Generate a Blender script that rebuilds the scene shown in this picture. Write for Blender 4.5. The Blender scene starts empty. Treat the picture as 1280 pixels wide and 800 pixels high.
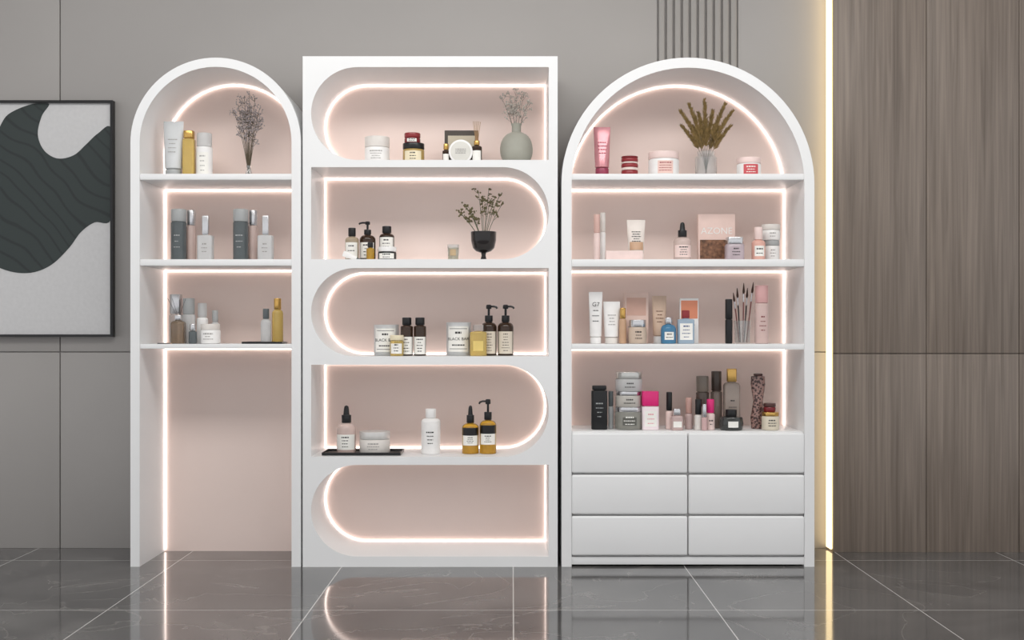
import bpy, bmesh, math, random
from mathutils import Vector, Matrix
from mathutils.geometry import tessellate_polygon
random.seed(7)
scene = bpy.context.scene
COL = scene.collection
D = 5.0; S = 289.0; ZC = 1.0156
def K(d): return 1 + d / D
def X(px, d=0): return (px - 640) / S * K(d)
def Z(py, d=0): return ZC - (py - 415) / S * K(d)

# ------------------------------------------------------------------ materials
def lin(c):
    out = []
    for v in c[:3]:
        v = v / 255.0
        out.append(v / 12.92 if v <= 0.04045 else ((v + 0.055) / 1.055) ** 2.4)
    return (*out, 1.0)
_m = {}
def mat(col, rough=0.45, metal=0.0, trans=0.0, var=0.04, scale=25, coat=0.0, bump=0.0, name=None, ior=1.45):
    key = (tuple(col), rough, metal, trans, var, scale, coat, bump)
    if key in _m: return _m[key]
    m = bpy.data.materials.new(name or "surface")
    m.use_nodes = True
    nt = m.node_tree; N = nt.nodes; L = nt.links
    b = N["Principled BSDF"]
    tc = N.new("ShaderNodeTexCoord"); nz = N.new("ShaderNodeTexNoise")
    nz.inputs["Scale"].default_value = scale; nz.inputs["Detail"].default_value = 3
    L.new(tc.outputs["Object"], nz.inputs["Vector"])
    r = N.new("ShaderNodeValToRGB")
    c = lin(col)
    r.color_ramp.elements[0].position = 0.3; r.color_ramp.elements[1].position = 0.7
    r.color_ramp.elements[0].color = (*[v * (1 - var) for v in c[:3]], 1)
    r.color_ramp.elements[1].color = (*[min(1, v * (1 + var)) for v in c[:3]], 1)
    L.new(nz.outputs["Fac"], r.inputs["Fac"]); L.new(r.outputs["Color"], b.inputs["Base Color"])
    b.inputs["Roughness"].default_value = rough
    b.inputs["Metallic"].default_value = metal
    b.inputs["Transmission Weight"].default_value = trans
    b.inputs["Coat Weight"].default_value = coat
    b.inputs["IOR"].default_value = ior
    if bump:
        bp = N.new("ShaderNodeBump"); bp.inputs["Strength"].default_value = bump
        bp.inputs["Distance"].default_value = 0.003
        L.new(nz.outputs["Fac"], bp.inputs["Height"]); L.new(bp.outputs["Normal"], b.inputs["Normal"])
    _m[key] = m
    return m
def emis(col, strength, name):
    m = bpy.data.materials.new(name); m.use_nodes = True
    nt = m.node_tree
    for n in list(nt.nodes): nt.nodes.remove(n)
    o = nt.nodes.new("ShaderNodeOutputMaterial"); e = nt.nodes.new("ShaderNodeEmission")
    e.inputs[0].default_value = lin(col); e.inputs[1].default_value = strength
    nt.links.new(e.outputs[0], o.inputs[0])
    return m

WHITE = mat((238, 238, 238), 0.42, var=0.01, scale=4, name="white_lacquer")
PINK = mat((240, 221, 213), 0.8, var=0.01, scale=5, name="blush_panel")
LED = emis((255, 237, 228), 4.6, "cabinet_led")
WLED = emis((255, 226, 172), 3.2, "warm_led")
plW = mat((238, 236, 234), 0.35); plOff = mat((224, 218, 212), 0.4); plG = mat((166, 168, 168), 0.35)
blk = mat((20, 20, 22), 0.3); dgrey = mat((88, 94, 96), 0.25); ink = mat((60, 58, 58), 0.6)
softink = mat((165, 161, 158), 0.6)
gold = mat((205, 165, 95), 0.25, metal=0.9); silver = mat((205, 205, 207), 0.25, metal=0.9)
clear = mat((242, 244, 244), 0.04, trans=0.9); frost = mat((228, 229, 229), 0.35, trans=0.45)
amber = mat((214, 170, 60), 0.08, trans=0.6); honey = mat((230, 202, 120), 0.08, trans=0.5)
brownG = mat((62, 42, 28), 0.1, trans=0.3); pinkish = mat((230, 208, 200), 0.2, trans=0.35)
paper = mat((240, 238, 232), 0.6); cream = mat((232, 220, 190), 0.45)
pinkP = mat((226, 150, 160), 0.35); hotpink = mat((220, 44, 120), 0.3); palepink = mat((236, 212, 206), 0.4)
red = mat((140, 44, 48), 0.3); maroon = mat((120, 34, 40), 0.25); tan = mat((196, 160, 130), 0.4)
sage = mat((160, 159, 148), 0.6, bump=0.2); blue = mat((80, 142, 182), 0.12, trans=0.3); orange = mat((220, 140, 108), 0.35)
stemM = mat((92, 82, 66), 0.8); greenM = mat((92, 94, 66), 0.8)
oldgold = mat((138, 114, 70), 0.9, var=0.3, scale=60); wickM = mat((176, 140, 100), 0.8)

# ------------------------------------------------------------------ mesh helpers
def finish(me, ang=35):
    bm = bmesh.new(); bm.from_mesh(me)
    bmesh.ops.recalc_face_normals(bm, faces=bm.faces)
    bm.to_mesh(me); bm.free()
    for p in me.polygons: p.use_smooth = True
    me.set_sharp_from_angle(angle=math.radians(ang))
    return me
def mk(verts, faces, name="mesh", ang=35, fix=True):
    me = bpy.data.meshes.new(name); me.from_pydata(verts, [], faces); me.update()
    return finish(me, ang) if fix else me
def loft(rings, p=2.0, seg=32):
    v = []; f = []
    for (z, rx, ry) in rings:
        for i in range(seg):
            a = 2 * math.pi * (i + 0.5) / seg
            c, s = math.cos(a), math.sin(a)
            e = 2.0 / p
            v.append((rx * math.copysign(abs(c) ** e, c), ry * math.copysign(abs(s) ** e, s), z))
    n = len(rings)
    for j in range(n - 1):
        for i in range(seg):
            k = (i + 1) % seg
            f.append((j * seg + i, j * seg + k, (j + 1) * seg + k, (j + 1) * seg + i))
    f.append(tuple(range(seg - 1, -1, -1))); f.append(tuple((n - 1) * seg + i for i in range(seg)))
    return mk(v, f)
def cyl(R, h, dr=1.0, b=0.003, z0=0.0):
    b = min(b, R * 0.4, h * 0.4)
    q = [(0, R - b), (b * .3, R - b * .3), (b, R), (h - b, R), (h - b * .3, R - b * .3), (h, R - b)]
    return [(z0 + z, r, r * dr) for z, r in q]
def box(x0, x1, y0, y1, z0, z1, b=0.0, seg=2):
    bm = bmesh.new()
    bmesh.ops.create_cube(bm, size=1)
    for v in bm.verts:
        v.co = Vector((x0 if v.co.x < 0 else x1, y0 if v.co.y < 0 else y1, z0 if v.co.z < 0 else z1))
    if b > 0: bmesh.ops.bevel(bm, geom=list(bm.edges), offset=b, segments=seg, affect='EDGES', profile=0.5)
    me = bpy.data.meshes.new("box"); bm.to_mesh(me); bm.free()
    return finish(me)
def join(meshes):
    bm = bmesh.new()
    for m in meshes: bm.from_mesh(m)
    me = bpy.data.meshes.new("joined"); bm.to_mesh(me); bm.free()
    return finish(me)
def extrude_poly(loops, y0, y1):
    flat = [p for l in loops for p in l]; n = len(flat)
    tris = tessellate_polygon([[Vector((p[0], p[1], 0)) for p in l] for l in loops])
    v = [(p[0], y0, p[1]) for p in flat] + [(p[0], y1, p[1]) for p in flat]
    f = [tuple(t) for t in tris] + [tuple(i + n for i in reversed(t)) for t in tris]
    o = 0
    for l in loops:
        m = len(l)
        for i in range(m):
            k = (i + 1) % m
            f.append((o + i, o + k, o + k + n, o + i + n))
        o += m
    return mk(v, f)
class MB:
    def __init__(s): s.v = []; s.f = []
    def tube(s, pts, r, seg=6, closed=False, r1=None):
        pts = [Vector(p) for p in pts]; n = len(pts); o = len(s.v)
        for i, p in enumerate(pts):
            a = pts[(i - 1) % n] if (closed or i > 0) else p
            b = pts[(i + 1) % n] if (closed or i < n - 1) else p
            t = (b - a).normalized()
            ref = Vector((0, 1, 0)) if abs(t.y) < 0.9 else Vector((1, 0, 0))
            u = t.cross(ref).normalized(); w = t.cross(u)
            rr = r if r1 is None else r + (r1 - r) * i / (n - 1)
            for j in range(seg):
                g = 2 * math.pi * j / seg
                s.v.append(tuple(p + u * math.cos(g) * rr + w * math.sin(g) * rr))
        m = n if closed else n - 1
        for i in range(m):
            for j in range(seg):
                k = (j + 1) % seg; i2 = (i + 1) % n
                s.f.append((o + i * seg + j, o + i * seg + k, o + i2 * seg + k, o + i2 * seg + j))
        if not closed:
            s.f.append(tuple(o + j for j in range(seg))); s.f.append(tuple(o + (n - 1) * seg + j for j in range(seg)))
    def blob(s, c, r, sz=1.0):
        o = len(s.v); c = Vector(c)
        for d in ((1, 0, 0), (-1, 0, 0), (0, 1, 0), (0, -1, 0), (0, 0, sz), (0, 0, -sz)):
            s.v.append(tuple(c + Vector(d) * r))
        for t in ((0, 2, 4), (2, 1, 4), (1, 3, 4), (3, 0, 4), (2, 0, 5), (1, 2, 5), (3, 1, 5), (0, 3, 5)):
            s.f.append(tuple(o + i for i in t))
    def blade(s, p, d, L, w):
        o = len(s.v); p = Vector(p); d = Vector(d).normalized()
        u = d.cross(Vector((random.uniform(-1, 1), 1, random.uniform(-.3, .3)))).normalized() * w
        s.v += [tuple(p), tuple(p + d * L * .5 + u), tuple(p + d * L), tuple(p + d * L * .5 - u)]
        s.f.append((o, o + 1, o + 2, o + 3))
    def mesh(s, ang=60, fix=True): return mk(s.v, s.f, ang=ang, fix=fix)

# ------------------------------------------------------------------ scene graph helpers
def thing(name, label, cat, loc, group=None, rz=0):
    e = bpy.data.objects.new(name, None); COL.objects.link(e)
    e.empty_display_size = 0.05; e.location = loc; e.rotation_euler = (0, 0, rz)
    e["label"] = label; e["category"] = cat
    if group: e["group"] = group
    return e
def part(name, me, m, parent, loc=(0, 0, 0), label=None):
    o = bpy.data.objects.new(name, me); COL.objects.link(o)
    me.materials.clear(); me.materials.append(m)
    o.parent = parent; o.location = loc
    if label: o["label"] = label
    return o
def wpart(name, me, m, parent, label=None):
    me.transform(Matrix.Translation(-Vector(parent.location)))
    return part(name, me, m, parent, label=label)
def struct(name, me, m):
    o = bpy.data.objects.new(name, me); COL.objects.link(o)
    me.materials.append(m); o["kind"] = "structure"
    return o
def surf(x, rx, ry, p):
    t = min(1.0, abs(x) / rx)
    return -ry * max(0.0, (1 - t ** p)) ** (1 / p)
def decal(parent, name, m, rx, ry, p, rects, eps=0.0006):
    v = []; f = []
    for (x0, x1, z0, z1) in rects:
        x0 = max(x0, -rx * .985); x1 = min(x1, rx * .985)
        n = 12 if (x1 - x0) > rx * .5 else 4; o = len(v)
        for i in range(n + 1):
            x = x0 + (x1 - x0) * i / n; y = surf(x, rx, ry, p) - eps
            v += [(x, y, z0), (x, y, z1)]
        for i in range(n):
            a = o + 2 * i; f.append((a, a + 2, a + 3, a + 1))
    me = mk(v, f, fix=False)
    for q in me.polygons: q.use_smooth = True
    return part(name, me, m, parent)
def text(parent, s, size, z, rx, ry, p, m, eps=0.0014, x=0.0):
    cu = bpy.data.curves.new("lettering", 'FONT'); cu.body = s; cu.size = size
    cu.align_x = 'CENTER'; cu.align_y = 'CENTER'; cu.resolution_u = 3
    ob = bpy.data.objects.new("tmp", cu); COL.objects.link(ob)
    bpy.context.view_layer.update()
    me = bpy.data.meshes.new_from_object(ob.evaluated_get(bpy.context.evaluated_depsgraph_get()))
    bpy.data.objects.remove(ob)
    for v in me.vertices:
        a, b = v.co.x + x, v.co.y
        v.co = Vector((a, surf(a, rx, ry, p) - eps, z + b))
    return part("lettering", me, m, parent)
def words(w, z0, z1):
    """one line of tiny illegible print, as word-sized dashes"""
    out = []; x = -w
    while x < w - .0005:
        l = random.uniform(.004, .011); e = min(w, x + l)
        out.append((x, e, z0, z1)); x = e + .0022
    return out
def lines(parent, rx, ry, p, zlo, zhi, n, m=None, wf=0.5):
    if n <= 0: return
    r = []; n = n + 1; st = (zhi - zlo) / n
    for i in range(n):
        w = rx * wf * random.uniform(0.5, 1.0); z = zlo + st * (i + .3)
        h = min(st * .3, .0035) * (1.6 if i == n - 1 else 1)
        r += words(w, z, z + h)
    decal(parent, "lettering", m or ink, rx, ry, p, r, eps=0.0012)

def place(cx, w, top, shelf, d, zb=None):
    base = Z(shelf) if zb is None else zb
    return X(cx, d), base + 0.0003, Z(top, d) - base, w / 2 / S * K(d)

# ------------------------------------------------------------------ item builders
def bottle(name, lab, cx, w, top, shelf, d, body, cap, capf=.25, capw=.5, sh=.08, nk=None, p=2, dr=1, kind='cyl',
           lbl=None, nl=0, lm=None, txt=None, group=None, zb=None, nozzle=-1, cat="bottle", band=None):
    x, z, H, R = place(cx, w, top, shelf, d, zb)
    t = thing(name, lab, cat, (x, d, z), group)
    ch = H * capf; hb = H - ch; b = min(.004, R * .3); Rn = R * (nk if nk else capw * .8); s = H * sh
    rings = [(0, R - b, (R - b) * dr), (b * .3, R - b * .3, (R - b * .3) * dr), (b, R, R * dr)]
    hs = hb - s - .002
    rings.append((hs, R, R * dr))
    for i in range(1, 7):
        a = i / 6 * math.pi / 2; r = Rn + (R - Rn) * math.cos(a)
        rings.append((hs + s * math.sin(a), r, r * dr))
    rings.append((hb, Rn, Rn * dr))
    part("body", loft(rings, p), body, t)
    Rc = R * capw
    if kind == 'cyl':
        part("cap", loft(cyl(Rc, ch, dr if p != 2 else 1, z0=hb + .0002), p), cap, t)
    elif kind == 'pump':
        mb = [loft(cyl(Rc, ch * .38, b=.002, z0=hb)), loft(cyl(Rc * .3, ch * .45, b=.0005, z0=hb + ch * .36))]
        hd = loft([(hb + ch * .76, Rc * .62, Rc * .62), (hb + ch * .8, Rc * .7, Rc * .7), (hb + ch * .96, Rc * .66, Rc * .66), (hb + ch, Rc * .5, Rc * .5)])
        m2 = MB(); zt = hb + ch * .9; L = R * 1.05
        m2.tube([(0, 0, zt), (nozzle * L * .6, -.003, zt), (nozzle * L * .9, -.004, zt - ch * .04), (nozzle * L, -.004, zt - ch * .13)], Rc * .26, 8)
        part("pump", join(mb + [hd, m2.mesh()]), cap, t)
    elif kind == 'dropper':
        col = loft(cyl(Rc, ch * .45, b=.001, z0=hb))
        r2 = Rc * .62
        bulb = loft([(hb + ch * .45, r2 * 1.1, r2 * 1.1), (hb + ch * .52, r2, r2), (hb + ch * .8, r2 * .85, r2 * .85), (hb + ch * .94, r2 * .7, r2 * .7), (hb + ch, r2 * .3, r2 * .3)])
        part("dropper_cap", join([col, bulb]), cap, t)
    if lbl:
        z0, z1, m, wf = lbl
        decal(t, "paper_label", m, R, R * dr, p, [(-R * wf, R * wf, hb * z0, hb * z1)])
        if band: decal(t, "label_band", band[2], R, R * dr, p, [(-R * wf, R * wf, hb * band[0], hb * band[1])], eps=.001)
        if nl: lines(t, R, R * dr, p, hb * (z0 + .06), hb * ((band[0] if band else z1) - .04), nl, lm)
    elif nl:
        lines(t, R, R * dr, p, hs * .3, hs * .75, nl, lm)
    if txt: text(t, txt[0], R * txt[1], hb * txt[2], R, R * dr, p, txt[3])
    t["_top"] = z + H
    return t
def jar(name, lab, cx, w, top, shelf, d, body, lid, lidf=.35, lidw=1.0, p=2, lbl=None, nl=0, lm=None, zb=None, group=None, bulge=0, cat="jar"):
    x, z, H, R = place(cx, w, top, shelf, d, zb)
    t = thing(name, lab, cat, (x, d, z), group)
    hb = H * (1 - lidf); b = min(.005, hb * .25)
    rb = R / max(1, lidw) if lidw > 1 else R
    rings = [(0, rb - b * 1.3), (b * .3, rb - b * .4), (b, rb), (hb * .5, rb + bulge), (hb - b, rb), (hb - b * .2, rb - b * .5), (hb, rb - b)]
    part("body", loft([(a, r, r) for a, r in rings], p), body, t)
    rl = R * min(lidw, 1.0)
    part("lid", loft(cyl(rl, H * lidf, 1, .002, z0=hb + .0002), p), lid, t)
    if lbl:
        z0, z1, m, wf = lbl
        decal(t, "paper_label", m, rb + bulge, rb + bulge, p, [(-rb * wf, rb * wf, hb * z0, hb * z1)])
    if nl: lines(t, rb + bulge, rb + bulge, p, hb * .25, hb * .8, nl, lm)
    t["_top"] = z + H
    return t
def tube(name, lab, cx, w, top, shelf, d, body, cap, capf=.15, nl=3, lm=None, band=None, txt=None, group=None):
    x, z, H, R = place(cx, w, top, shelf, d)
    t = thing(name, lab, "tube", (x, d, z), group)
    ch = H * capf; rc = R * .8; hb = H - ch
    part("cap", loft(cyl(rc, ch, 1, .002)), cap, t)
    rg = [(ch + .0002, rc * .75, rc * .75), (ch + hb * .03, R * .84, R * .84)]
    for i in range(1, 9):
        q = i / 8; rg.append((ch + hb * (.03 + .89 * q), R * (.84 + .16 * q), R * (.84 * (1 - q) + .06)))
    rg.append((H, R, R * .05))
    part("tube_body", loft(rg, 2), body, t)
    f = lambda zz: (zz - ch) / hb
    def flat(name, m, rects, eps):
        v = []; fc = []
        for (x0, x1, z0, z1) in rects:
            o = len(v)
            for j in range(5):
                zz = z0 + (z1 - z0) * j / 4; q = min(1, max(0, (f(zz) - .03) / .89))
                rx = R * (.84 + .16 * q); ry = R * (.84 * (1 - q) + .06)
                for i in range(9):
                    xx = x0 + (x1 - x0) * i / 8
                    v.append((xx, surf(xx, rx, ry, 2) - eps, zz))
            for j in range(4):
                for i in range(8):
                    a = o + j * 9 + i; fc.append((a, a + 1, a + 10, a + 9))
        part(name, mk(v, fc, fix=False), m, t)
    if band: flat("printed_band", band[2], [(-R * .72, R * .72, ch + hb * band[0], ch + hb * band[1])], .001)
    if nl:
        r = []
        for i in range(nl + 1):
            ww = R * random.uniform(.3, .55); zz = ch + hb * (.35 + .35 * i / (nl + 1))
            r += words(ww, zz, zz + min(.0035, hb * .03))
        flat("lettering", lm or softink, r, .0018)
    if txt: text(t, txt[0], R * txt[1], ch + hb * txt[2], R, R * .5, 2, ink, eps=.004)
    return t
def carton(name, lab, cx, w, top, shelf, d, m, depth=.03, nl=0, lm=None, txt=None, rz=0, panel=None, zb=None):
    x, z, H, R = place(cx, w, top, shelf, d, zb)
    t = thing(name, lab, "box", (x, d, z), None, rz)
    part("carton_body", box(-R, R, -depth / 2, depth / 2, 0, H, .0015), m, t)
    hd = depth / 2
    if panel:
        pm, a, b_, c, e = panel
        part("printed_panel", box(R * a, R * b_, -hd - .0008, -hd, H * c, H * e), pm, t)
    if nl:
        r = []
        for i in range(nl + 1):
            zz = H * (.15 + .25 * i / nl); r += words(R * random.uniform(.3, .7), zz, zz + H * .02)
        decal(t, "lettering", lm or softink, 10, hd, 2, r, eps=.0016)
    if txt:
        for s, sz, zf in txt: text(t, s, R * sz, H * zf, 10, hd, 2, lm or ink, eps=.0018)
    t["_top"] = z + H
    return t
def hollow(R, h, wall=.003, foot=.006, prof=None):
    prof = prof or [(0, 1), (1, 1)]
    out = [(z * h, r * R, r * R) for z, r in prof]
    inn = [(max(foot, z * h), max(.001, r * R - wall), max(.001, r * R - wall)) for z, r in reversed(prof)]
    return [(0, out[0][1] * .9, out[0][1] * .9)] + out + inn
def bouquet(name, lab, base, d, tips, bloom, stem, br=.004, nb=14, spread=.03, cat="dried flowers", dy=.03, nsub=4, sr=.0014):
    bx, bz = base
    t = thing(name, lab, cat, (bx, d, bz))
    st = MB(); bl = MB()
    for (px, py) in tips:
        tip = Vector((X(px, d) - bx, random.uniform(-dy, dy), Z(py, d) - bz))
        mid = Vector((tip.x * .3, tip.y * .4, tip.z * .55))
        f = lambda q: mid * (2 * q * (1 - q)) + tip * q * q
        st.tube([f(i / 8) for i in range(9)], sr, 5, r1=sr * .6)
        for k in range(nsub):
            q = random.uniform(.6, .97); p0 = f(q)
            e = p0 + Vector((random.uniform(-1, 1) * spread, random.uniform(-1, 1) * spread, random.uniform(.1, 1.0) * spread))
            st.tube([p0, (p0 + e) / 2 + Vector((0, 0, -.003)), e], sr * .5, 4)
            for n in range(max(1, nb // nsub)):
                bl.blob(e + Vector([random.gauss(0, spread * .2) for _ in range(3)]), br * random.uniform(.6, 1.2))
        for n in range(4): bl.blob(tip + Vector([random.gauss(0, spread * .15) for _ in range(3)]), br)
    part("stems", st.mesh(), stem, t); part("blossoms", bl.mesh(ang=10), bloom, t)
    return t

# ================================================================== ROOM
def wallmat(col, rough=.55):
    return mat(col, rough, var=.03, scale=1.5, name="wall_paint")
WALL = wallmat((160, 156, 153))
WY = .43
ms = []; hz = Z(440, WY); g = .0025
xs = [-4.2, X(75 - 560, WY), X(75, WY), X(822, WY)]
for i in range(3):
    for (z0, z1) in ((0, hz - g), (hz + g, 3.3)):
        ms.append(box(xs[i] + g, xs[i + 1] - g, WY, WY + .03, z0, z1, .0015))
for (z0, z1) in ((0, hz - g), (hz + g, 3.3)):
    ms.append(box(X(922, WY) + g, X(1052, WY), WY, WY + .03, z0, z1, .0015))
ms.append(box(-4.2, 4.2, WY + .014, WY + .1, 0, 3.3))
struct("wall_back", join(ms), WALL)
ms = []; n = 10; a = X(822, WY); bq = X(922, WY); pt = (bq - a) / n
for i in range(n):
    ms.append(box(a + i * pt + pt * .13, a + (i + 1) * pt - pt * .13, WY - .006, WY + .0135, 0, 3.3, .004, 3))
struct("trim_1", join(ms), wallmat((150, 146, 142)))

def wood():
    m = bpy.data.materials.new("oak_veneer"); m.use_nodes = True
    nt = m.node_tree; N = nt.nodes; L = nt.links; b = N["Principled BSDF"]
    tc = N.new("ShaderNodeTexCoord")
    mp = N.new("ShaderNodeMapping"); mp.inputs["Scale"].default_value = (70, 70, 1.6)
    n1 = N.new("ShaderNodeTexNoise"); n1.inputs["Scale"].default_value = 1; n1.inputs["Detail"].default_value = 6; n1.inputs["Distortion"].default_value = .5
    mp2 = N.new("ShaderNodeMapping"); mp2.inputs["Scale"].default_value = (12, 12, .12)
    n2 = N.new("ShaderNodeTexNoise"); n2.inputs["Scale"].default_value = 1; n2.inputs["Detail"].default_value = 2
    L.new(tc.outputs["Object"], mp.inputs[0]); L.new(tc.outputs["Object"], mp2.inputs[0])
    L.new(mp.outputs[0], n1.inputs["Vector"]); L.new(mp2.outputs[0], n2.inputs["Vector"])
    mx = N.new("ShaderNodeMath"); mx.operation = 'MULTIPLY_ADD'; mx.inputs[1].default_value = .6
    L.new(n1.outputs["Fac"], mx.inputs[0])
    sc = N.new("ShaderNodeMath"); sc.operation = 'MULTIPLY'; sc.inputs[1].default_value = .4
    L.new(n2.outputs["Fac"], sc.inputs[0]); L.new(sc.outputs[0], mx.inputs[2])
    r = N.new("ShaderNodeValToRGB"); e = r.color_ramp.elements
    e[0].position = .33; e[0].color = lin((102, 91, 82)); e[1].position = .66; e[1].color = lin((142, 129, 118))
    L.new(mx.outputs[0], r.inputs[0]); L.new(r.outputs[0], b.inputs["Base Color"])
    b.inputs["Roughness"].default_value = .5
    return m
PY = .33; ms = []; hz = Z(442, PY)
xe = [X(1042, PY), X(1158, PY), X(1274, PY), X(1390, PY), 4.2]
for i in range(4):
    for (z0, z1) in ((0.0, hz - .002), (hz + .002, 3.3)):
        ms.append(box(xe[i] + (.0015 if i else 0), xe[i + 1] - .0015, PY, PY + .02, z0, z1, .001))
ms.append(box(xe[0] + .003, 4.2, PY + .021, WY, 0, 3.3))
struct("wall_right", join(ms), wood())

def floor_mat():
    m = bpy.data.materials.new("polished_stone_tile"); m.use_nodes = True
    nt = m.node_tree; N = nt.nodes; L = nt.links; b = N["Principled BSDF"]
    tc = N.new("ShaderNodeTexCoord"); sp = N.new("ShaderNodeSeparateXYZ"); L.new(tc.outputs["Object"], sp.inputs[0])
    def M(op, a, bb=None, c=None):
        n = N.new("ShaderNodeMath"); n.operation = op
        for i, v in enumerate((a, bb, c)):
            if v is None: continue
            if isinstance(v, (int, float)): n.inputs[i].default_value = v
            else: L.new(v, n.inputs[i])
        return n.outputs[0]
    def joint(src, off, step):
        s = M('SUBTRACT', src, off); s = M('DIVIDE', s, step); s = M('PINGPONG', s, .5); s = M('MULTIPLY', s, step)
        return M('LESS_THAN', s, .0022)
    jt = M('MAXIMUM', joint(sp.outputs[0], .005, .742), joint(sp.outputs[1], -.78, .92))
    n1 = N.new("ShaderNodeTexNoise"); n1.inputs["Scale"].default_value = 1.6; n1.inputs["Detail"].default_value = 8; n1.inputs["Distortion"].default_value = 1.2
    L.new(tc.outputs["Object"], n1.inputs["Vector"])
    r = N.new("ShaderNodeValToRGB"); e = r.color_ramp.elements
    e[0].position = .35; e[0].color = lin((80, 79, 79)); e[1].position = .7; e[1].color = lin((110, 108, 107))
    L.new(n1.outputs["Fac"], r.inputs[0])
    n2 = N.new("ShaderNodeTexNoise"); n2.inputs["Scale"].default_value = 1.1; n2.inputs["Detail"].default_value = 10; n2.inputs["Distortion"].default_value = 2.2
    L.new(tc.outputs["Object"], n2.inputs["Vector"])
    v = M('SUBTRACT', n2.outputs["Fac"], .5); v = M('ABSOLUTE', v); v = M('SUBTRACT', 1, M('MULTIPLY', v, 90)); v = M('MAXIMUM', v, 0); v = M('MULTIPLY', v, .3)
    mx = N.new("ShaderNodeMix"); mx.data_type = 'RGBA'; L.new(v, mx.inputs[0]); L.new(r.outputs[0], mx.inputs[6]); mx.inputs[7].default_value = lin((160, 155, 150))
    m2 = N.new("ShaderNodeMix"); m2.data_type = 'RGBA'; L.new(jt, m2.inputs[0]); L.new(mx.outputs[2], m2.inputs[6]); m2.inputs[7].default_value = lin((200, 198, 195))
    L.new(m2.outputs[2], b.inputs["Base Color"])
    b.inputs["Roughness"].default_value = .07
    b.inputs["IOR"].default_value = 1.5
    return m
struct("floor", box(-4.2, 4.2, -6.5, .55, -.1, 0), floor_mat())
struct("ceiling", box(-4.2, 4.2, -6.5, .55, 3.3, 3.4), wallmat((225, 223, 220)))

t = thing("light_strip", "warm glowing vertical light strip beside the wood panelling", "light", (xe[0] - .005, .388, 0))
part("lamp_diffuser", box(-.0045, .0045, -.036, .036, .01, 3.28, .001), WLED, t)

# ================================================================== PICTURE
fd = .41; px0, px1, py0, py1 = -84, 142, 126, 421
t = thing("framed_picture", "large abstract painting with dark green wave shape in thin black frame", "picture", ((X(px0, fd) + X(px1, fd)) / 2, fd, Z(py1, fd)))
rect = lambda a, b_, c, e: [(X(a, fd), Z(e, fd)), (X(b_, fd), Z(e, fd)), (X(b_, fd), Z(c, fd)), (X(a, fd), Z(c, fd))]
wpart("frame", extrude_poly([rect(px0, px1, py0, py1), rect(px0 + 3, px1 - 3, py0 + 3, py1 - 3)], .395, .43), blk, t)
wpart("canvas", extrude_poly([rect(px0 + 3, px1 - 3, py0 + 3, py1 - 3)], .412, .425), mat((204, 203, 203), .7, var=.03, scale=60), t)
def cat_rom(pts, n=8):
    out = []; m = len(pts)
    for i in range(m):
        p0, p1, p2, p3 = pts[i - 1], pts[i], pts[(i + 1) % m], pts[(i + 2) % m]
        for k in range(n):
            q = k / n
            out.append(tuple(.5 * ((2 * p1[c]) + (-p0[c] + p2[c]) * q + (2 * p0[c] - 5 * p1[c] + 4 * p2[c] - p3[c]) * q * q + (-p0[c] + 3 * p1[c] - 3 * p2[c] + p3[c]) * q ** 3) for c in (0, 1)))
    return out
sh = [(40, 130), (61, 129.5), (52, 145), (47, 168), (55, 188), (72, 198), (92, 194), (108, 180), (122, 167), (138.5, 160), (138.7, 215), (138.5, 274), (118, 278), (101, 290), (86, 310), (64, 331), (38, 341), (8, 338), (-22, 322), (-48, 292), (-58, 250), (-50, 215), (-30, 185), (-5, 165), (10, 143)]
sp_ = [(min(X(a, fd), X(138.8, fd)), min(Z(b_, fd), Z(129.2, fd))) for a, b_ in cat_rom(sh, 6)]
def artm():
    m = bpy.data.materials.new("green_paint"); m.use_nodes = True
    nt = m.node_tree; N = nt.nodes; L = nt.links; b = N["Principled BSDF"]
    tc = N.new("ShaderNodeTexCoord"); mp = N.new("ShaderNodeMapping"); mp.inputs["Rotation"].default_value = (0, .9, 0)
    w = N.new("ShaderNodeTexWave"); w.inputs["Scale"].default_value = 5; w.inputs["Distortion"].default_value = 9; w.inputs["Detail"].default_value = 1; w.inputs["Detail Scale"].default_value = .6
    L.new(tc.outputs["Object"], mp.inputs[0]); L.new(mp.outputs[0], w.inputs["Vector"])
    r = N.new("ShaderNodeValToRGB"); e = r.color_ramp.elements
    e[0].position = .02; e[0].color = lin((40, 46, 46)); e[1].position = .14; e[1].color = lin((50, 58, 57))
    L.new(w.outputs["Fac"], r.inputs[0]); L.new(r.outputs[0], b.inputs["Base Color"]); b.inputs["Roughness"].default_value = .7
    return m
wpart("painted_shape", extrude_poly([sp_], .4105, .4125), artm(), t)

# ================================================================== CABINETS
DEP = .36
def arch(x0, x1, zt, zb, n=48):
    R = (x1 - x0) / 2; cz = zt - R; cx = (x0 + x1) / 2
    return [(x0, zb)] + [(cx - R * math.cos(math.pi * i / n), cz + R * math.sin(math.pi * i / n)) for i in range(n + 1)] + [(x1, zb)]
def strip(parent, pts, closed=False):
    m = MB(); m.tube([(x, DEP - .005, z) for x, z in pts], .0030, 8, closed)
    wpart("light_strip", m.mesh(), LED, parent, "glowing light strip")

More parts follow.
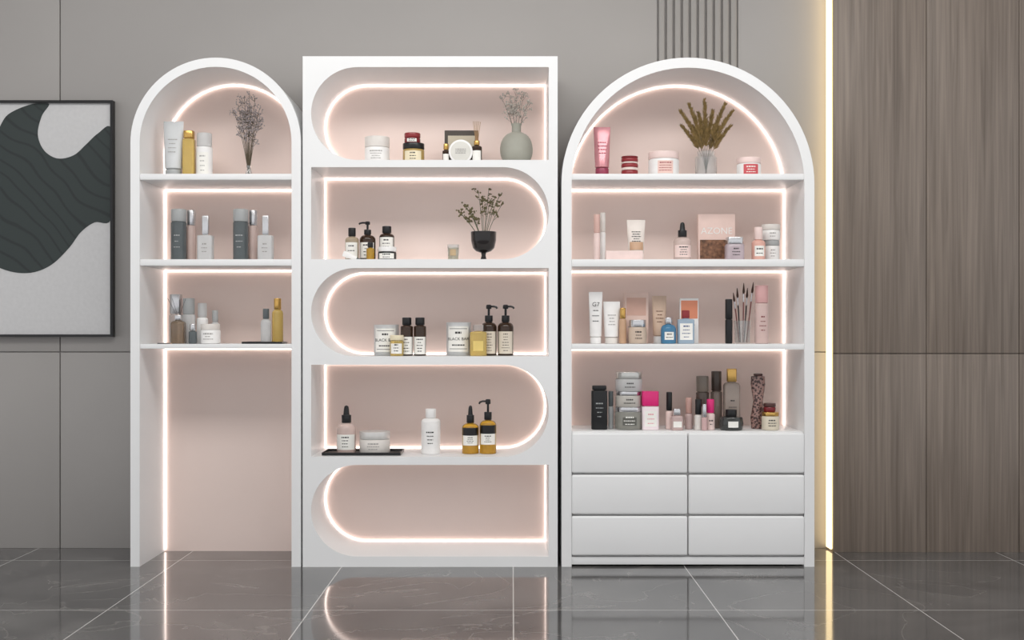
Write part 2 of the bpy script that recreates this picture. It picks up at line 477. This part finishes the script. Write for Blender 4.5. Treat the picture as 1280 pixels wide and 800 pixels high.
def arch_cabinet(name, label, a0, a1, th, top, shelves, last_to):
    x0, x1 = X(a0), X(a1); zt = Z(top); tk = th / S
    e = thing(name, label, "cabinet", ((x0 + x1) / 2, .19, 0))
    o = arch(x0, x1, zt, 0); i_ = arch(x0 + tk, x1 - tk, zt - tk, 0)
    wpart("frame", extrude_poly([o + i_[::-1]], 0, .39), WHITE, e)
    wpart("back_panel", extrude_poly([arch(x0 + tk + .0003, x1 - tk - .0003, zt - tk - .0003, 0.0)], DEP, .385), PINK, e, "pale pink back panel")
    ia, ib = x0 + tk, x1 - tk
    for (pt_, pb) in shelves:
        wpart("shelf", box(ia + .0003, ib - .0003, .004, DEP - .0005, Z(pb), Z(pt_), .0015), WHITE, e)
    q = .005
    up = arch(ia + q, ib - q, zt - tk - q, Z(shelves[0][0]) + .003)
    strip(e, up)
    for k, (pt_, pb) in enumerate(shelves):
        zt_ = Z(pb) - q
        zb = Z(shelves[k + 1][0]) + .003 if k + 1 < len(shelves) else last_to
        strip(e, [(ia + q, zb), (ia + q, zt_ - .0001), (ia + q + .0001, zt_), (ib - q - .0001, zt_), (ib - q, zt_ - .0001), (ib - q, zb)])
    return e, ia, ib

arch_cabinet("arched_shelf_cabinet", "narrow white arched display cabinet with three shelves and open base", 163, 376, 11.5, 72,
             [(217, 224.5), (324, 332), (430, 436)], .006)
e, ia, ib = arch_cabinet("arched_drawer_cabinet", "wide white arched display cabinet with shelves above six drawers", 702, 1018, 12.5, 72,
                         [(217, 224.5), (324, 333), (430, 437)], Z(540) + .003)
wpart("shelf", box(ia + .0003, ib - .0003, .022, DEP - .0005, Z(546), Z(540), .001), WHITE, e)
wpart("drawer_carcass", box(ia + .0003, ib - .0003, .024, DEP - .0005, .02, Z(546) - .0003, .001), mat((215, 213, 212), .5), e)
wpart("plinth", box(ia + .0003, ib - .0003, .006, .0235, Z(706), Z(696.3), .001), WHITE, e)
mx_ = (ia + ib) / 2
for (t0, t1) in ((541, 591.5), (593.5, 643), (645, 694.5)):
    for (l, r) in ((ia + .0006, mx_ - .0022), (mx_ + .0022, ib - .0006)):
        wpart("drawer", box(l, r, -.006, .0215, Z(t1), Z(t0), .009, 4), WHITE, e)

def dshape(x0, x1, zt, zb, side, ins=0, n=28):
    x0 += ins; x1 -= ins; zt -= ins; zb += ins
    r = (zt - zb) / 2; cz = (zt + zb) / 2
    if side == 'L':
        pts = [(x1, zt)] + [(x0 + r + r * math.cos(math.pi / 2 + math.pi * i / n), cz + r * math.sin(math.pi / 2 + math.pi * i / n)) for i in range(n + 1)] + [(x1, zb)]
    else:
        pts = [(x0, zb)] + [(x1 - r + r * math.cos(-math.pi / 2 + math.pi * i / n), cz + r * math.sin(-math.pi / 2 + math.pi * i / n)) for i in range(n + 1)] + [(x0, zt)]
    return pts
x0, x1 = X(378.5), X(697)
e = thing("display_cabinet", "tall rectangular white display cabinet with five alternating rounded niches", "cabinet", ((x0 + x1) / 2, .19, 0))
rows = [(84, 200, 'L'), (209, 324, 'R'), (335, 445.5, 'L'), (456, 571, 'R'), (581, 695.5, 'L')]
ho = [dshape(X(389), X(686), Z(a), Z(b_), s) for a, b_, s in rows]
out = [(x0, 0), (x1, 0), (x1, Z(70.5)), (x0, Z(70.5))]
wpart("frame", extrude_poly([out] + [h[::-1] for h in ho], -.003, DEP), WHITE, e)
wpart("back_panel", box(x0, x1, DEP + .0003, .39, 0, Z(70.5)), PINK, e, "pale pink back panel")
for a, b_, s in rows:
    strip(e, dshape(X(389), X(686), Z(a), Z(b_), s, .005), True)

# ================================================================== ITEMS
L1, L2, L3 = 217, 324, 430
tube("cosmetic_tube", "large pale grey squeeze tube standing on its cap", 217, 25, 152, L1, .15, mat((206, 208, 209), .4), plG, .14, 3)
bottle("oil_bottle", "slim amber oil bottle with gold cap", 236.5, 15, 164, L1, .15, honey, gold, .16, .85, .03, p=4)
bottle("lotion_bottle", "white lotion bottle with frosted cap", 255.5, 20, 167, L1, .15, plW, frost, .3, .92, .02, nk=.8, lbl=(.1, .8, paper, .7), nl=3, lm=softink)
zL1 = Z(L1)
vx = X(311, .18)
t = thing("bud_vase", "slim clear glass bud vase holding dried flowers", "vase", (vx, .18, zL1 + .0003))
part("body", loft(hollow(.016, .06, .0025, .004, [(0, .8), (.3, 1), (.6, .8), (.8, .6), (1, .65)])), clear, t)
bouquet("dried_flower_bunch", "tall bunch of dried pale greyish flowers in slim vase", (vx, zL1 + .006), .18,
        [(297, 130), (304, 120), (312, 116), (319, 122), (324, 134), (297, 148), (323, 150), (308, 132), (315, 140), (304, 158), (318, 160), (293, 140), (310, 146), (303, 138), (320, 143)],
        mat((168, 160, 160), .9), stemM, .0034, 52, .030, nsub=10, dy=.02)
for (o, g_) in ((0, 0), (77.5, 1)):
    bottle("toner_bottle", "tall dark grey toner bottle with pale cap", 223.5 + o, 19, 262, L2, .14, dgrey, plG, .24, .98, .01, nk=.9, nl=2, lm=plG, group="toner bottles on the second shelf")
    bottle("mist_bottle", "slender pale bottle with silver cap", 239 + o, 12, 263, L2, .18, pinkish, silver, .3, .9, .02, nk=.8, group="slender mist bottles")
    bottle("perfume_bottle", "squat clear square bottle with slender silver cap", 257 + o * .97, 19, 270, L2, .12, frost, silver, .42, .42, .02, nk=.35, p=6, dr=.7, nl=2, lm=softink, group="clear square perfume bottles")
bottle("serum_bottle", "slim silver capped serum bottle", 220, 15, 368, L3, .2, clear, silver, .4, .9, .02, p=4)
bottle("lotion_bottle", "frosted lotion bottle with grey cap", 236, 16, 373, L3, .18, frost, plG, .35, .9, .02, nk=.8)
t = bottle("reed_diffuser", "small amber reed diffuser with thin sticks", 223, 17, 394, L3, .11, mat((150, 130, 110), .15, trans=.5), silver, .18, .5, .1, p=4, nl=0, cat="diffuser")
for a_ in (-.05, -.03, .01, .03):
    rd = MB(); rd.tube([(a_ * .1, 0, .12), (a_, .01, .2)], .0009, 5); part("reed", rd.mesh(), blk, t)
bottle("serum_bottle", "white serum bottle with tall cap", 253, 14, 379, L3, .2, plW, frost, .35, .8, .05)
bottle("sample_bottle", "short slim clear bottle with grey cap", 269, 9, 388, L3, .2, frost, plG, .35, .8, .05)
jar("cream_jar", "small white cream jar with pale lid", 263, 25, 405, L3, .12, plW, plOff, .3, .95, nl=2, lm=softink)
bottle("sample_bottle", "tiny dark glass bottle with silver cap", 241, 10, 405, L3, .09, dgrey, silver, .35, .7, .05)
t = thing("makeup_pencil", "thin black makeup pencil lying on the shelf", "pencil", (X(203, .03), .03, Z(L3) + .0022))
m = MB(); m.tube([(-.022, 0, 0), (.03, .01, 0)], .002, 8); part("pencil_body", m.mesh(), blk, t)
m = MB(); m.tube([(.03, .01, 0), (.04, .0115, 0)], .002, 8, r1=.0004); part("pencil_tip", m.mesh(), tan, t)
def tray(cx, w, shelf, d, h, depth, lab):
    x = X(cx, d); R = w / 2 / S * K(d)
    t = thing("serving_tray", lab, "tray", (x, d, Z(shelf) + .0003))
    th = .004
    part("tray_base", box(-R, R, -depth / 2, depth / 2, 0, th, .001), blk, t)
    lo = [(-R, -depth / 2), (R, -depth / 2), (R, depth / 2), (-R, depth / 2)]
    li = [(-R + .003, -depth / 2 + .003), (R - .003, -depth / 2 + .003), (R - .003, depth / 2 - .003), (-R + .003, depth / 2 - .003)]
    me = extrude_poly([lo, li], th + .0001, h)
    me.transform(Matrix(((1, 0, 0, 0), (0, 0, 1, 0), (0, 1, 0, 0), (0, 0, 0, 1)))); finish(me)
    part("tray_rim", me, blk, t)
    return Z(shelf) + .0003 + th
zt_ = tray(331, 50, L3, .12, .009, .12, "small flat black tray on a shelf")
bottle("perfume_bottle", "clear grey glass perfume bottle on black tray", 332.5, 13, 386, L3, .1, frost, dgrey, .3, .6, .12, zb=zt_)
bottle("oil_bottle", "slim amber oil bottle with gold cap on black tray", 347, 14, 373, L3, .13, honey, gold, .25, .65, .1, zb=zt_)

M1, M2, M3, M4 = 200, 324, 445.5, 571
jar("cream_jar", "white cream jar with printed label and white lid", 471.5, 31, 172, M1, .15, plW, plOff, .38, 1.0, nl=3, lm=softink)
t = jar("cream_jar", "amber cream jar with black lid and pale label", 517, 27, 180, M1, .15, mat((190, 160, 96), .2, trans=.2), blk, .28, 1.0, lbl=(.15, .85, cream, .75), nl=2)
jar("balm_jar", "small maroon jar stacked on a cream jar", 515.5, 20, 167, M1, .15, maroon, red, .45, 1.0, lbl=(.2, .8, paper, .6), nl=1, zb=t["_top"])
t = carton("gift_box", "dark gift box with gold edge and pale window", 577, 42, 164, M1, .2, mat((60, 52, 44), .5), .04, panel=(mat((190, 180, 160), .6), -.8, .8, .35, .85))
x, z, H, R = place(576, 26, 175, M1, .12)
t = thing("round_tin", "round white tin standing on edge before a gift box", "tin", (x, .12, z))
me = loft(cyl(H / 2, .022, b=.002)); me.transform(Matrix.Translation((0, .01, H / 2)) @ Matrix.Rotation(math.pi / 2, 4, 'X')); part("tin_body", me, plW, t)
me = loft(cyl(H / 2 * .84, .0012, b=.0003)); me.transform(Matrix.Translation((0, -.0121, H / 2)) @ Matrix.Rotation(math.pi / 2, 4, 'X')); part("paper_label", me, mat((214, 212, 205), .6), t)
decal(t, "lettering", softink, 10, .0135, 2, sum([words(H * .22, H * q, H * q + H * .035) for q in (.42, .5, .58)], []), eps=.001)
bottle("sample_bottle", "small dark bottle with gold cap", 557.5, 9, 180, M1, .13, brownG, gold, .3, .7, .05, lbl=(.2, .7, paper, .8))
t = bottle("reed_diffuser", "reed diffuser with dark label and fan of reeds", 596, 13, 176, M1, .13, brownG, gold, .2, .55, .08, lbl=(.15, .7, paper, .8), cat="diffuser")
for i in range(6):
    rd = MB(); rd.tube([((i - 2.5) * .001, 0, .085), ((i - 2.5) * .0065, random.uniform(-.01, .01), .19)], .0011, 5); part("reed", rd.mesh(), wickM, t)
x, z, H, R = place(645.5, 41, 155, M1, .17)
t = thing("vase", "round sage ceramic vase with narrow neck", "vase", (x, .17, z))
pf = [(0, .45)] + [(.02 + .76 * (1 - math.cos(math.pi * i / 14)) / 2, max(.35, math.sin(math.pi * (.13 + .78 * i / 14)))) for i in range(1, 14)] + [(.80, .28), (.94, .28), (1, .34)]
part("body", loft(hollow(R, H, .002, .006, pf)), sage, t)
bouquet("dried_flower_bunch", "small bunch of dried white and brown sprigs in sage vase", (x, z + .09), .17,
        [(627, 122), (636, 116), (645, 113), (655, 118), (661, 128), (632, 134), (650, 130), (640, 126), (656, 140), (645, 138), (636, 142)], mat((192, 186, 178), .9), stemM, .0036, 36, .026, nsub=6, dy=.02, sr=.001)

bottle("lotion_bottle", "clear bottle with black cap and white label", 440, 17, 285, M2, .15, mat((190, 175, 150), .15, trans=.4), blk, .26, .55, .1, lbl=(.1, .75, paper, .85), nl=2)
bottle("pump_bottle", "dark amber bottle with black pump", 459.5, 20, 277, M2, .18, brownG, blk, .33, .45, .12, kind='pump', lbl=(.12, .7, paper, .85), nl=3)
jar("cream_jar", "low black and white striped cream jar", 484, 23, 309, M2, .12, blk, plW, .35, 1.0, lbl=(.2, .8, paper, .8), nl=1)
bottle("lotion_bottle", "black capped bottle with white label", 483.5, 19, 283, M2, .19, brownG, blk, .2, .6, .1, lbl=(.3, .85, paper, .95), nl=3)
bottle("sample_bottle", "small amber bottle with black cap", 463, 10, 303, M2, .1, amber, blk, .3, .7, .05)
t = thing("hand_cream_tube", "white cream tube leaning on its side", "tube", (X(440, .07), .07, Z(M2) + .0065))
rg = [(-.038, .006, .006), (-.022, .0062, .0062), (-.0215, .0085, .0065), (.01, .011, .005), (.036, .0125, .0012), (.042, .0125, .0008)]
me = loft([r for r in rg[2:]]); me.transform(Matrix.Rotation(-1.2, 4, 'Y')); me.transform(Matrix.Translation((0, 0, .008))); part("tube_body", me, plW, t)
me = loft(rg[:2]); me.transform(Matrix.Rotation(-1.2, 4, 'Y')); me.transform(Matrix.Translation((0, 0, .008))); part("cap", me, dgrey, t)
x, z, H, R = place(566.5, 15, 306, M2, .12)
t = thing("scented_candle", "small beige candle in clear glass tumbler", "candle", (x, .12, z))
part("glass", loft(hollow(R, H, .0015, .003, [(0, .85), (1, 1)])), clear, t)
part("wax", loft([(.0035, R * .8, R * .8), (H * .8, R * .9, R * .9)]), cream, t)
decal(t, "paper_label", mat((190, 165, 130), .6), R * .97, R * .97, 2, [(-R * .5, R * .5, H * .3, H * .7)], eps=.002)
x, z, H, R = place(604.5, 32, 290, M2, .15)
t = thing("vase", "dark smoked glass goblet vase with round foot", "vase", (x, .15, z))
smoke = mat((40, 36, 36), .1, trans=.25)
part("bowl", loft([(H * .28, R * .2, R * .2), (H * .34, R * .6, R * .6), (H * .45, R * .85, R * .85), (H * .7, R * .98, R * .98), (H, R, R), (H, R * .92, R * .92), (H * .5, R * .75, R * .75), (H * .4, R * .3, R * .3)]), smoke, t)
part("foot", loft([(0, R * .6, R * .6), (.003, R * .6, R * .6), (.006, R * .25, R * .25), (H * .2, R * .16, R * .16), (H * .28, R * .2, R * .2)]), smoke, t)
bouquet("dried_flower_bunch", "sparse airy olive sprigs in dark goblet vase", (x, z + H * .42), .15,
        [(573, 264), (580, 254), (598, 240), (611, 236), (625, 243), (628, 256), (588, 266), (612, 252), (603, 246), (577, 268), (619, 248), (585, 258)], mat((112, 104, 72), .9), greenM, .0050, 16, .024, nsub=5, dy=.03, sr=.0016)

def candle(cx, w, top, d):
    x, z, H, R = place(cx, w, top, M3, d)
    t = thing("scented_candle", "clear glass candle jar with black and white printed label", "candle", (x, d, z), "labelled candle jars")
    part("glass", loft(hollow(R, H, .002, .004, [(0, .96), (.04, 1), (1, 1)])), frost, t)
    part("wax", loft([(.0045, R * .93, R * .93), (H * .78, R * .94, R * .94)]), plW, t)
    decal(t, "paper_label", paper, R, R, 2, [(-R * .8, R * .8, H * .12, H * .88)])
    decal(t, "label_border", ink, R, R, 2, [(-R * .7, R * .7, H * .8, H * .815), (-R * .7, R * .7, H * .2, H * .215)] + words(R * .25, H * .66, H * .72) + words(R * .5, H * .3, H * .34), eps=.0012)
    text(t, "BLACK BAR", R * .33, H * .5, R, R, 2, blk)
candle(483, 31, 406, .17); candle(573.5, 31, 403, .16)
jar("cream_jar", "small amber glass jar with cream label", 496, 17, 419, M3, .09, honey, cream, .25, 1.0, p=2, lbl=(.15, .8, paper, .8), nl=2)
for cx in (508.5, 525):
    bottle("dark_bottle", "dark glass bottle with black cap and white label", cx, 15.5, 397, M3, .13, brownG, blk, .2, .75, .04, lbl=(.05, .62, paper, .95), nl=4, group="dark bottles with white labels")
bottle("oil_bottle", "small square amber glass bottle with clear stopper", 598, 21, 406, M3, .1, honey, clear, .2, .6, .05, p=5, dr=.8, lbl=(.2, .6, mat((226, 200, 120), .4), .6))
for cx in (611, 632):
    bottle("pump_bottle", "dark amber bottle with black pump and white label", cx, 20, 381, M3, .15, brownG, blk, .34, .5, .1, kind='pump', lbl=(.06, .72, mat((220, 210, 194), .6), .96), nl=6, lm=mat((120, 110, 100), .6), group="dark amber pump bottles", nozzle=1)

zt_ = tray(454.5, 97, M4, .13, .013, .17, "long flat black tray on a shelf")
bottle("dropper_bottle", "pale pink bottle with black dropper on black tray", 433, 24, 507, M4, .13, pinkish, blk, .36, .5, .14, kind='dropper', lbl=(.12, .62, paper, .9), nl=3, zb=zt_)
jar("cream_jar", "wide frosted cream jar with silver lid on black tray", 468.5, 38, 539, M4, .13, plOff, mat((212, 210, 207), .3, metal=.3), .35, 1.0, nl=2, lm=softink, zb=zt_ + .0005)
bottle("lotion_bottle", "white lotion bottle with rounded shoulders and white cap", 538.5, 24, 511, M4, .13, plW, plW, .2, .55, .08, nl=3, lm=ink)
bottle("dropper_bottle", "golden oil bottle with black dropper and banded label", 588, 21, 507, M4, .14, amber, blk, .36, .45, .1, kind='dropper', lbl=(.28, .85, paper, .96), band=(.6, .85, blk), nl=3)
bottle("pump_bottle", "golden oil bottle with black pump and banded label", 610, 21, 499, M4, .14, amber, blk, .38, .45, .1, kind='pump', lbl=(.28, .85, paper, .96), band=(.6, .85, blk), nl=3, nozzle=-1)

tube("cosmetic_tube", "metallic pink squeeze tube with dark pink cap", 752.5, 21, 159, L1, .14, mat((206, 142, 148), .25, metal=.3), mat((150, 60, 84), .3), .18, 3, lm=mat((140, 50, 74), .5))
zb = None
tops = (210.2, 203.2, 196)
for k in range(3):
    q = jar("balm_jar", "flat dark red balm jar in a stack", 787, 21, tops[k], L1, .13, red, mat((222, 204, 196), .4) if k < 2 else maroon, .28, 1.0, zb=zb, group="stacked red balm jars", nl=0)
    zb = q["_top"]
jar("cream_jar", "wide white jar with pale lid and pink label", 829.5, 38, 191, L1, .14, plW, palepink, .28, 1.0, lbl=(.15, .85, mat((232, 200, 190), .5), .5), nl=3, lm=mat((170, 90, 96), .5))
x, z, H, R = place(882.5, 27, 190, L1, .15)
t = thing("vase", "clear ribbed glass vase holding pampas plumes", "vase", (x, .15, z))
part("body", loft(hollow(R, H, .0022, .006, [(0, .95), (.06, 1), (.75, 1), (.88, .75), (1, .8)])), clear, t)
t = thing("pampas_bunch", "fan of olive brown pampas plumes in glass vase", "dried flowers", (x, .15, z + .012))
st = MB(); bl = MB()
for (px, py) in ((850, 140), (860, 133), (873, 142), (882, 124), (892, 138), (905, 132), (914, 141), (853, 157), (913, 158), (866, 158), (898, 158), (882, 152)):
    tip = Vector((X(px, .15) - x, random.uniform(-.035, .035), Z(py, .15) - z - .012)); mid = Vector((0, 0, tip.z * .45))
    f = lambda q: mid * (2 * q * (1 - q)) + tip * q * q
    st.tube([f(i / 8) for i in range(9)], .0013, 5, r1=.0006)
    for n in range(330):
        q = random.uniform(.55, 1.0); p0 = f(q); dr_ = (f(min(1, q + .05)) - f(q - .05)).normalized()
        side = Vector((random.uniform(-1, 1), random.uniform(-1, 1), random.uniform(-.4, .6)))
        bl.blade(p0, dr_ * 1.2 + side * .9, .040 * (1.32 - q) + .004, .0017)
part("stems", st.mesh(), stemM, t); part("plumes", bl.mesh(fix=False), oldgold, t)
jar("cream_jar", "low white jar with red printed label", 936, 30, 198, L1, .14, plW, palepink, .3, 1.0, lbl=(.1, .9, mat((200, 84, 90), .5), .6), nl=2, lm=paper)

bottle("mascara_tube", "slim pale pink makeup tube with rose cap", 746, 8, 268, L2, .13, palepink, mat((214, 176, 166), .3), .4, .95, .01, nk=.8, cat="makeup tube")
bottle("mascara_tube", "slim white makeup tube with silver band", 753.5, 7, 266, L2, .18, plW, plOff, .4, .95, .01, nk=.8, cat="makeup tube")
carton("makeup_palette", "flat pale pink makeup box lying on the shelf", 780, 46, 314, L2, .07, palepink, .05)
tube("cosmetic_tube", "white and tan squeeze tube with dark print", 795, 23, 275, L2, .15, mat((230, 220, 212), .4), plW, .18, 4, ink, band=(.1, .34, tan))
bottle("dropper_bottle", "clear pink serum bottle with black dropper", 853, 22, 278, L2, .14, pinkish, blk, .38, .5, .12, kind='dropper', lbl=(.15, .65, palepink, .9), nl=3)
carton("product_box", "pale pink printed product box with brown photo panel", 895, 46, 268, L2, .2, mat((226, 198, 188), .5), .03, txt=[("AZONE", .5, .64)], nl=0, lm=mat((236, 232, 228), .5), panel=(mat((120, 84, 62), .5, var=.6, scale=60), -.9, .9, .06, .46))
jar("cream_jar", "faceted mauve glass jar with silver lid", 918, 23, 297, L2, .1, mat((200, 184, 190), .15, trans=.2), silver, .3, .9, p=4, nl=2)
bottle("sample_bottle", "short coral bottle with tapered pink cap", 948, 17, 284, L2, .11, mat((222, 172, 158), .3), palepink, .38, .6, .1, lbl=(.2, .7, paper, .7), nl=1)
t = jar("cream_jar", "white cream jar with grey lid", 964, 20, 301, L2, .18, plW, plG, .25, 1.0, nl=2, lm=softink)
jar("cream_jar", "white jar stacked on another jar", 963.5, 23, 281, L2, .18, plW, plOff, .35, 1.0, nl=1, lm=softink, zb=t["_top"])

tube("cosmetic_tube", "white squeeze tube with black lettering", 744.5, 17, 365, L3, .13, plW, plW, .12, 2, ink, txt=("G7", .9, .72))
tube("cosmetic_tube", "short white squeeze tube with grey print", 764.5, 21, 377, L3, .15, plW, plOff, .14, 3)
carton("product_box", "upright pale peach product box with pink panel", 795, 30, 366, L3, .22, mat((232, 204, 192), .5), .03, nl=3, panel=(mat((216, 176, 160), .5), -.8, .8, .55, .9))
jar("cream_jar", "round tan jar with metallic lid", 797, 22, 400, L3, .12, mat((200, 180, 162), .25), silver, .3, .95, nl=2, bulge=.002)
bottle("lotion_bottle", "tan bottle with rose gold cap", 778.5, 9, 385, L3, .13, tan, gold, .3, .8, .05)
tube("cosmetic_tube", "tan squeeze tube with brown print", 824, 18, 370, L3, .2, mat((210, 182, 160), .4), plW, .15, 3, mat((110, 70, 50), .5))
bottle("perfume_bottle", "round blue glass perfume bottle with silver cap", 835.5, 19, 397, L3, .1, blue, silver, .25, .5, .2, lbl=(.2, .6, paper, .6), nl=1)
carton("product_box", "white and orange product box", 861, 23, 373, L3, .2, plW, .03, panel=(orange, -.9, .9, .55, .95), nl=2)
bottle("perfume_bottle", "square pale blue perfume bottle with red cap", 857, 21, 388, L3, .11, mat((176, 196, 214), .15, trans=.3), red, .24, .45, .04, p=6, dr=.6, lbl=(.15, .8, paper, .75), nl=3, lm=mat((60, 80, 130), .5))
bottle("mascara_tube", "tall black mascara tube", 911, 9, 374, L3, .12, blk, blk, .45, 1.0, .01, nk=.8, cat="makeup tube")
x, z, H, R = place(928, 21, 401, L3, .17)
t = thing("brush_cup", "clear glass cup holding makeup brushes", "cup", (x, .17, z))
part("cup_body", loft(hollow(R, H, .002, .004, [(0, .9), (1, 1)])), clear, t)
for i, (px, py, hc) in enumerate(((916, 366, 0), (922, 360, 1), (929, 354, 0), (935, 360, 1), (941, 353, 0))):
    yy = .008 if i % 2 else -.008
    tp = Vector((X(px, .17) - x, yy * 1.5, Z(py, .17) - z))
    b0 = Vector((tp.x * .35, yy, .006)); dv = tp - b0
    t = thing("makeup_brush", "slim makeup brush with soft dark bristles in glass cup", "brush", (x + b0.x, .17 + b0.y, z + b0.z), "makeup brushes in a cup")
    m = MB(); m.tube([(0, 0, 0), tuple(dv * .4), tuple(dv * .68)], .002, 8, r1=.0034); part("handle", m.mesh(), blk if hc else mat((130, 80, 76), .3), t)
    m = MB(); m.tube([tuple(dv * .68), tuple(dv * .82)], .0036, 8); part("ferrule", m.mesh(), silver, t)
    part("bristles", (lambda mm: (mm.tube([tuple(dv * .82), tuple(dv * .86)], .0036, 8, r1=.0055), mm.tube([tuple(dv * .86), tuple(dv * .93), tuple(dv)], .0055, 8, r1=.0015), mm.mesh())[2])(MB()), mat((84, 62, 54), .9), t)
bottle("lotion_bottle", "tall translucent pink bottle with pink cap", 952, 17, 357, L3, .12, mat((228, 200, 194), .25, trans=.2), mat((216, 168, 166), .35), .3, .95, .02, nk=.8, nl=3, lm=maroon)

L4 = 540
bottle("cologne_bottle", "tall black bottle with white lettering", 749, 20, 482, L4, .13, blk, blk, .1, .9, .02, p=4, dr=.6, nl=3, lm=plG)
bottle("mascara_tube", "slim grey makeup tube", 763.5, 6.5, 489, L4, .16, plG, dgrey, .4, .95, .01, nk=.8, cat="makeup tube")
t = jar("cream_jar", "large clear glass jar with dark contents", 785.5, 34, 508.5, L4, .15, mat((165, 165, 156), .12, trans=.4), silver, .2, .96, nl=2, lm=paper, p=2.5, lbl=(.25, .7, mat((90, 90, 84), .5), .5))
t = jar("cream_jar", "pale glass jar in a stack", 785.5, 32, 489, L4, .15, mat((214, 210, 202), .15, trans=.3), silver, .25, .96, zb=t["_top"], nl=1, p=2.5)
jar("cream_jar", "frosted glass jar with silver lid on top of a stack", 786, 33, 465, L4, .15, frost, mat((200, 200, 196), .25, metal=.6), .35, .96, zb=t["_top"], nl=1, p=2.5)
bottle("perfume_bottle", "white square bottle with hot pink cap", 812.5, 21, 489, L4, .12, mat((240, 226, 228), .3), hotpink, .38, 1.0, .01, nk=.8, p=6, dr=.8, lbl=(.15, .8, paper, .7), nl=2, lm=pinkP)
bottle("nail_polish_bottle", "small glass nail polish bottle with black cap", 836.5, 9, 490, L4, .14, palepink, blk, .5, .8, .05)
bottle("perfume_bottle", "small faceted pink glass bottle with silver cap", 846, 15, 511, L4, .1, mat((226, 200, 196), .1, trans=.4), silver, .3, .6, .08, p=4, lbl=(.2, .6, paper, .7))
bottle("nail_polish_bottle", "small clear bottle with rose cap", 861, 10, 497, L4, .15, mat((216, 190, 186), .2, trans=.2), mat((196, 156, 146), .3), .5, .8, .05)
bottle("perfume_bottle", "tall dark brown perfume bottle", 878, 16, 470, L4, .2, mat((80, 68, 62), .2), mat((128, 118, 108), .3), .3, .95, .02, nk=.8, lbl=(.3, .6, mat((200, 190, 180), .6), .8))
bottle("nail_polish_bottle", "short pale bottle with black cap", 873, 10, 499, L4, .11, plOff, blk, .5, .8, .05)
bottle("nail_polish_bottle", "short bottle with hot pink cap", 888, 11, 499, L4, .11, palepink, hotpink, .45, .85, .05, nl=1)
bottle("nail_polish_bottle", "tiny silver capped bottle", 880.5, 7, 505, L4, .08, mat((206, 172, 170), .2), silver, .5, .8, .05)
bottle("perfume_bottle", "dark bottle with brown cap", 895.5, 14, 464, L4, .22, mat((120, 106, 98), .2), mat((76, 64, 58), .3), .35, .9, .02, nk=.7)
bottle("perfume_bottle", "tall smoky bottle with gold cap", 914.5, 20, 461, L4, .19, mat((176, 162, 152), .15, trans=.3), gold, .22, .6, .06, p=5, dr=.7, nl=2)
jar("squat_perfume_bottle", "squat round dark glass bottle with black stopper", 914, 28, 512, L4, .1, mat((80, 82, 80), .1, trans=.4), blk, .35, .5, lbl=(.25, .7, paper, .45), bulge=.004, cat="bottle")
def spot():
    m = bpy.data.materials.new("spotted_glaze"); m.use_nodes = True
    nt = m.node_tree; N = nt.nodes; L = nt.links; b = N["Principled BSDF"]
    tc = N.new("ShaderNodeTexCoord"); v = N.new("ShaderNodeTexVoronoi"); v.inputs["Scale"].default_value = 95
    L.new(tc.outputs["Object"], v.inputs["Vector"])
    r = N.new("ShaderNodeValToRGB"); e = r.color_ramp.elements
    e[0].position = .4; e[0].color = lin((70, 48, 46)); e[1].position = .6; e[1].color = lin((160, 126, 118))
    L.new(v.outputs["Distance"], r.inputs[0]); L.new(r.outputs[0], b.inputs["Base Color"]); b.inputs["Roughness"].default_value = .3
    return m
x, z, H, R = place(947.5, 19, 467, L4, .17)
t = thing("patterned_bottle", "tall waisted bottle with brown spotted pattern", "bottle", (x, .17, z))
part("body", loft([(0, R * .8, R * .5), (.004, R * .9, R * .55), (H * .2, R, R * .6), (H * .5, R * .62, R * .45), (H * .8, R * .95, R * .55), (H * .95, R * .9, R * .5), (H * .96, R * .6, R * .4)]), spot(), t)
part("cap", loft(cyl(R * .6, H * .04, .6, z0=H * .9605)), mat((90, 60, 56), .3), t)
t = jar("cream_jar", "cream coloured glass jar with gold lid", 963, 22, 515, L4, .11, mat((220, 210, 190), .2), gold, .22, .95, nl=2)
jar("balm_jar", "small dark jar stacked on a cream jar", 962, 15, 504, L4, .11, maroon, mat((80, 50, 46), .3), .4, 1.0, zb=t["_top"])

for o in bpy.data.objects:
    if "_top" in o.keys(): del o["_top"]

# ================================================================== LIGHT
w = bpy.data.worlds.new("World"); scene.world = w; w.use_nodes = True
bg = w.node_tree.nodes["Background"]; bg.inputs[0].default_value = (.97, .98, 1, 1); bg.inputs[1].default_value = 1.02
def area(name, loc, rot, sx, sy, e, col=(1, 1, 1)):
    l = bpy.data.lights.new(name, 'AREA'); l.shape = 'RECTANGLE'; l.size = sx; l.size_y = sy; l.energy = e; l.color = col
    o = bpy.data.objects.new(name, l); COL.objects.link(o); o.location = loc; o.rotation_euler = rot
    return o
area("ceiling_light", (0, -1.9, 3.22), (math.radians(32), 0, 0), 4.5, 1.0, 100, (1, .99, .97))

cam = bpy.data.cameras.new("camera"); co = bpy.data.objects.new("camera", cam); COL.objects.link(co)
co.location = (0, -D, ZC); co.rotation_euler = (math.pi / 2, 0, 0)
cam.sensor_width = 36; cam.lens = S * D / 1280 * 36; cam.shift_y = 15 / 1280; cam.clip_start = .05
scene.camera = co
scene.view_settings.view_transform = 'Standard'
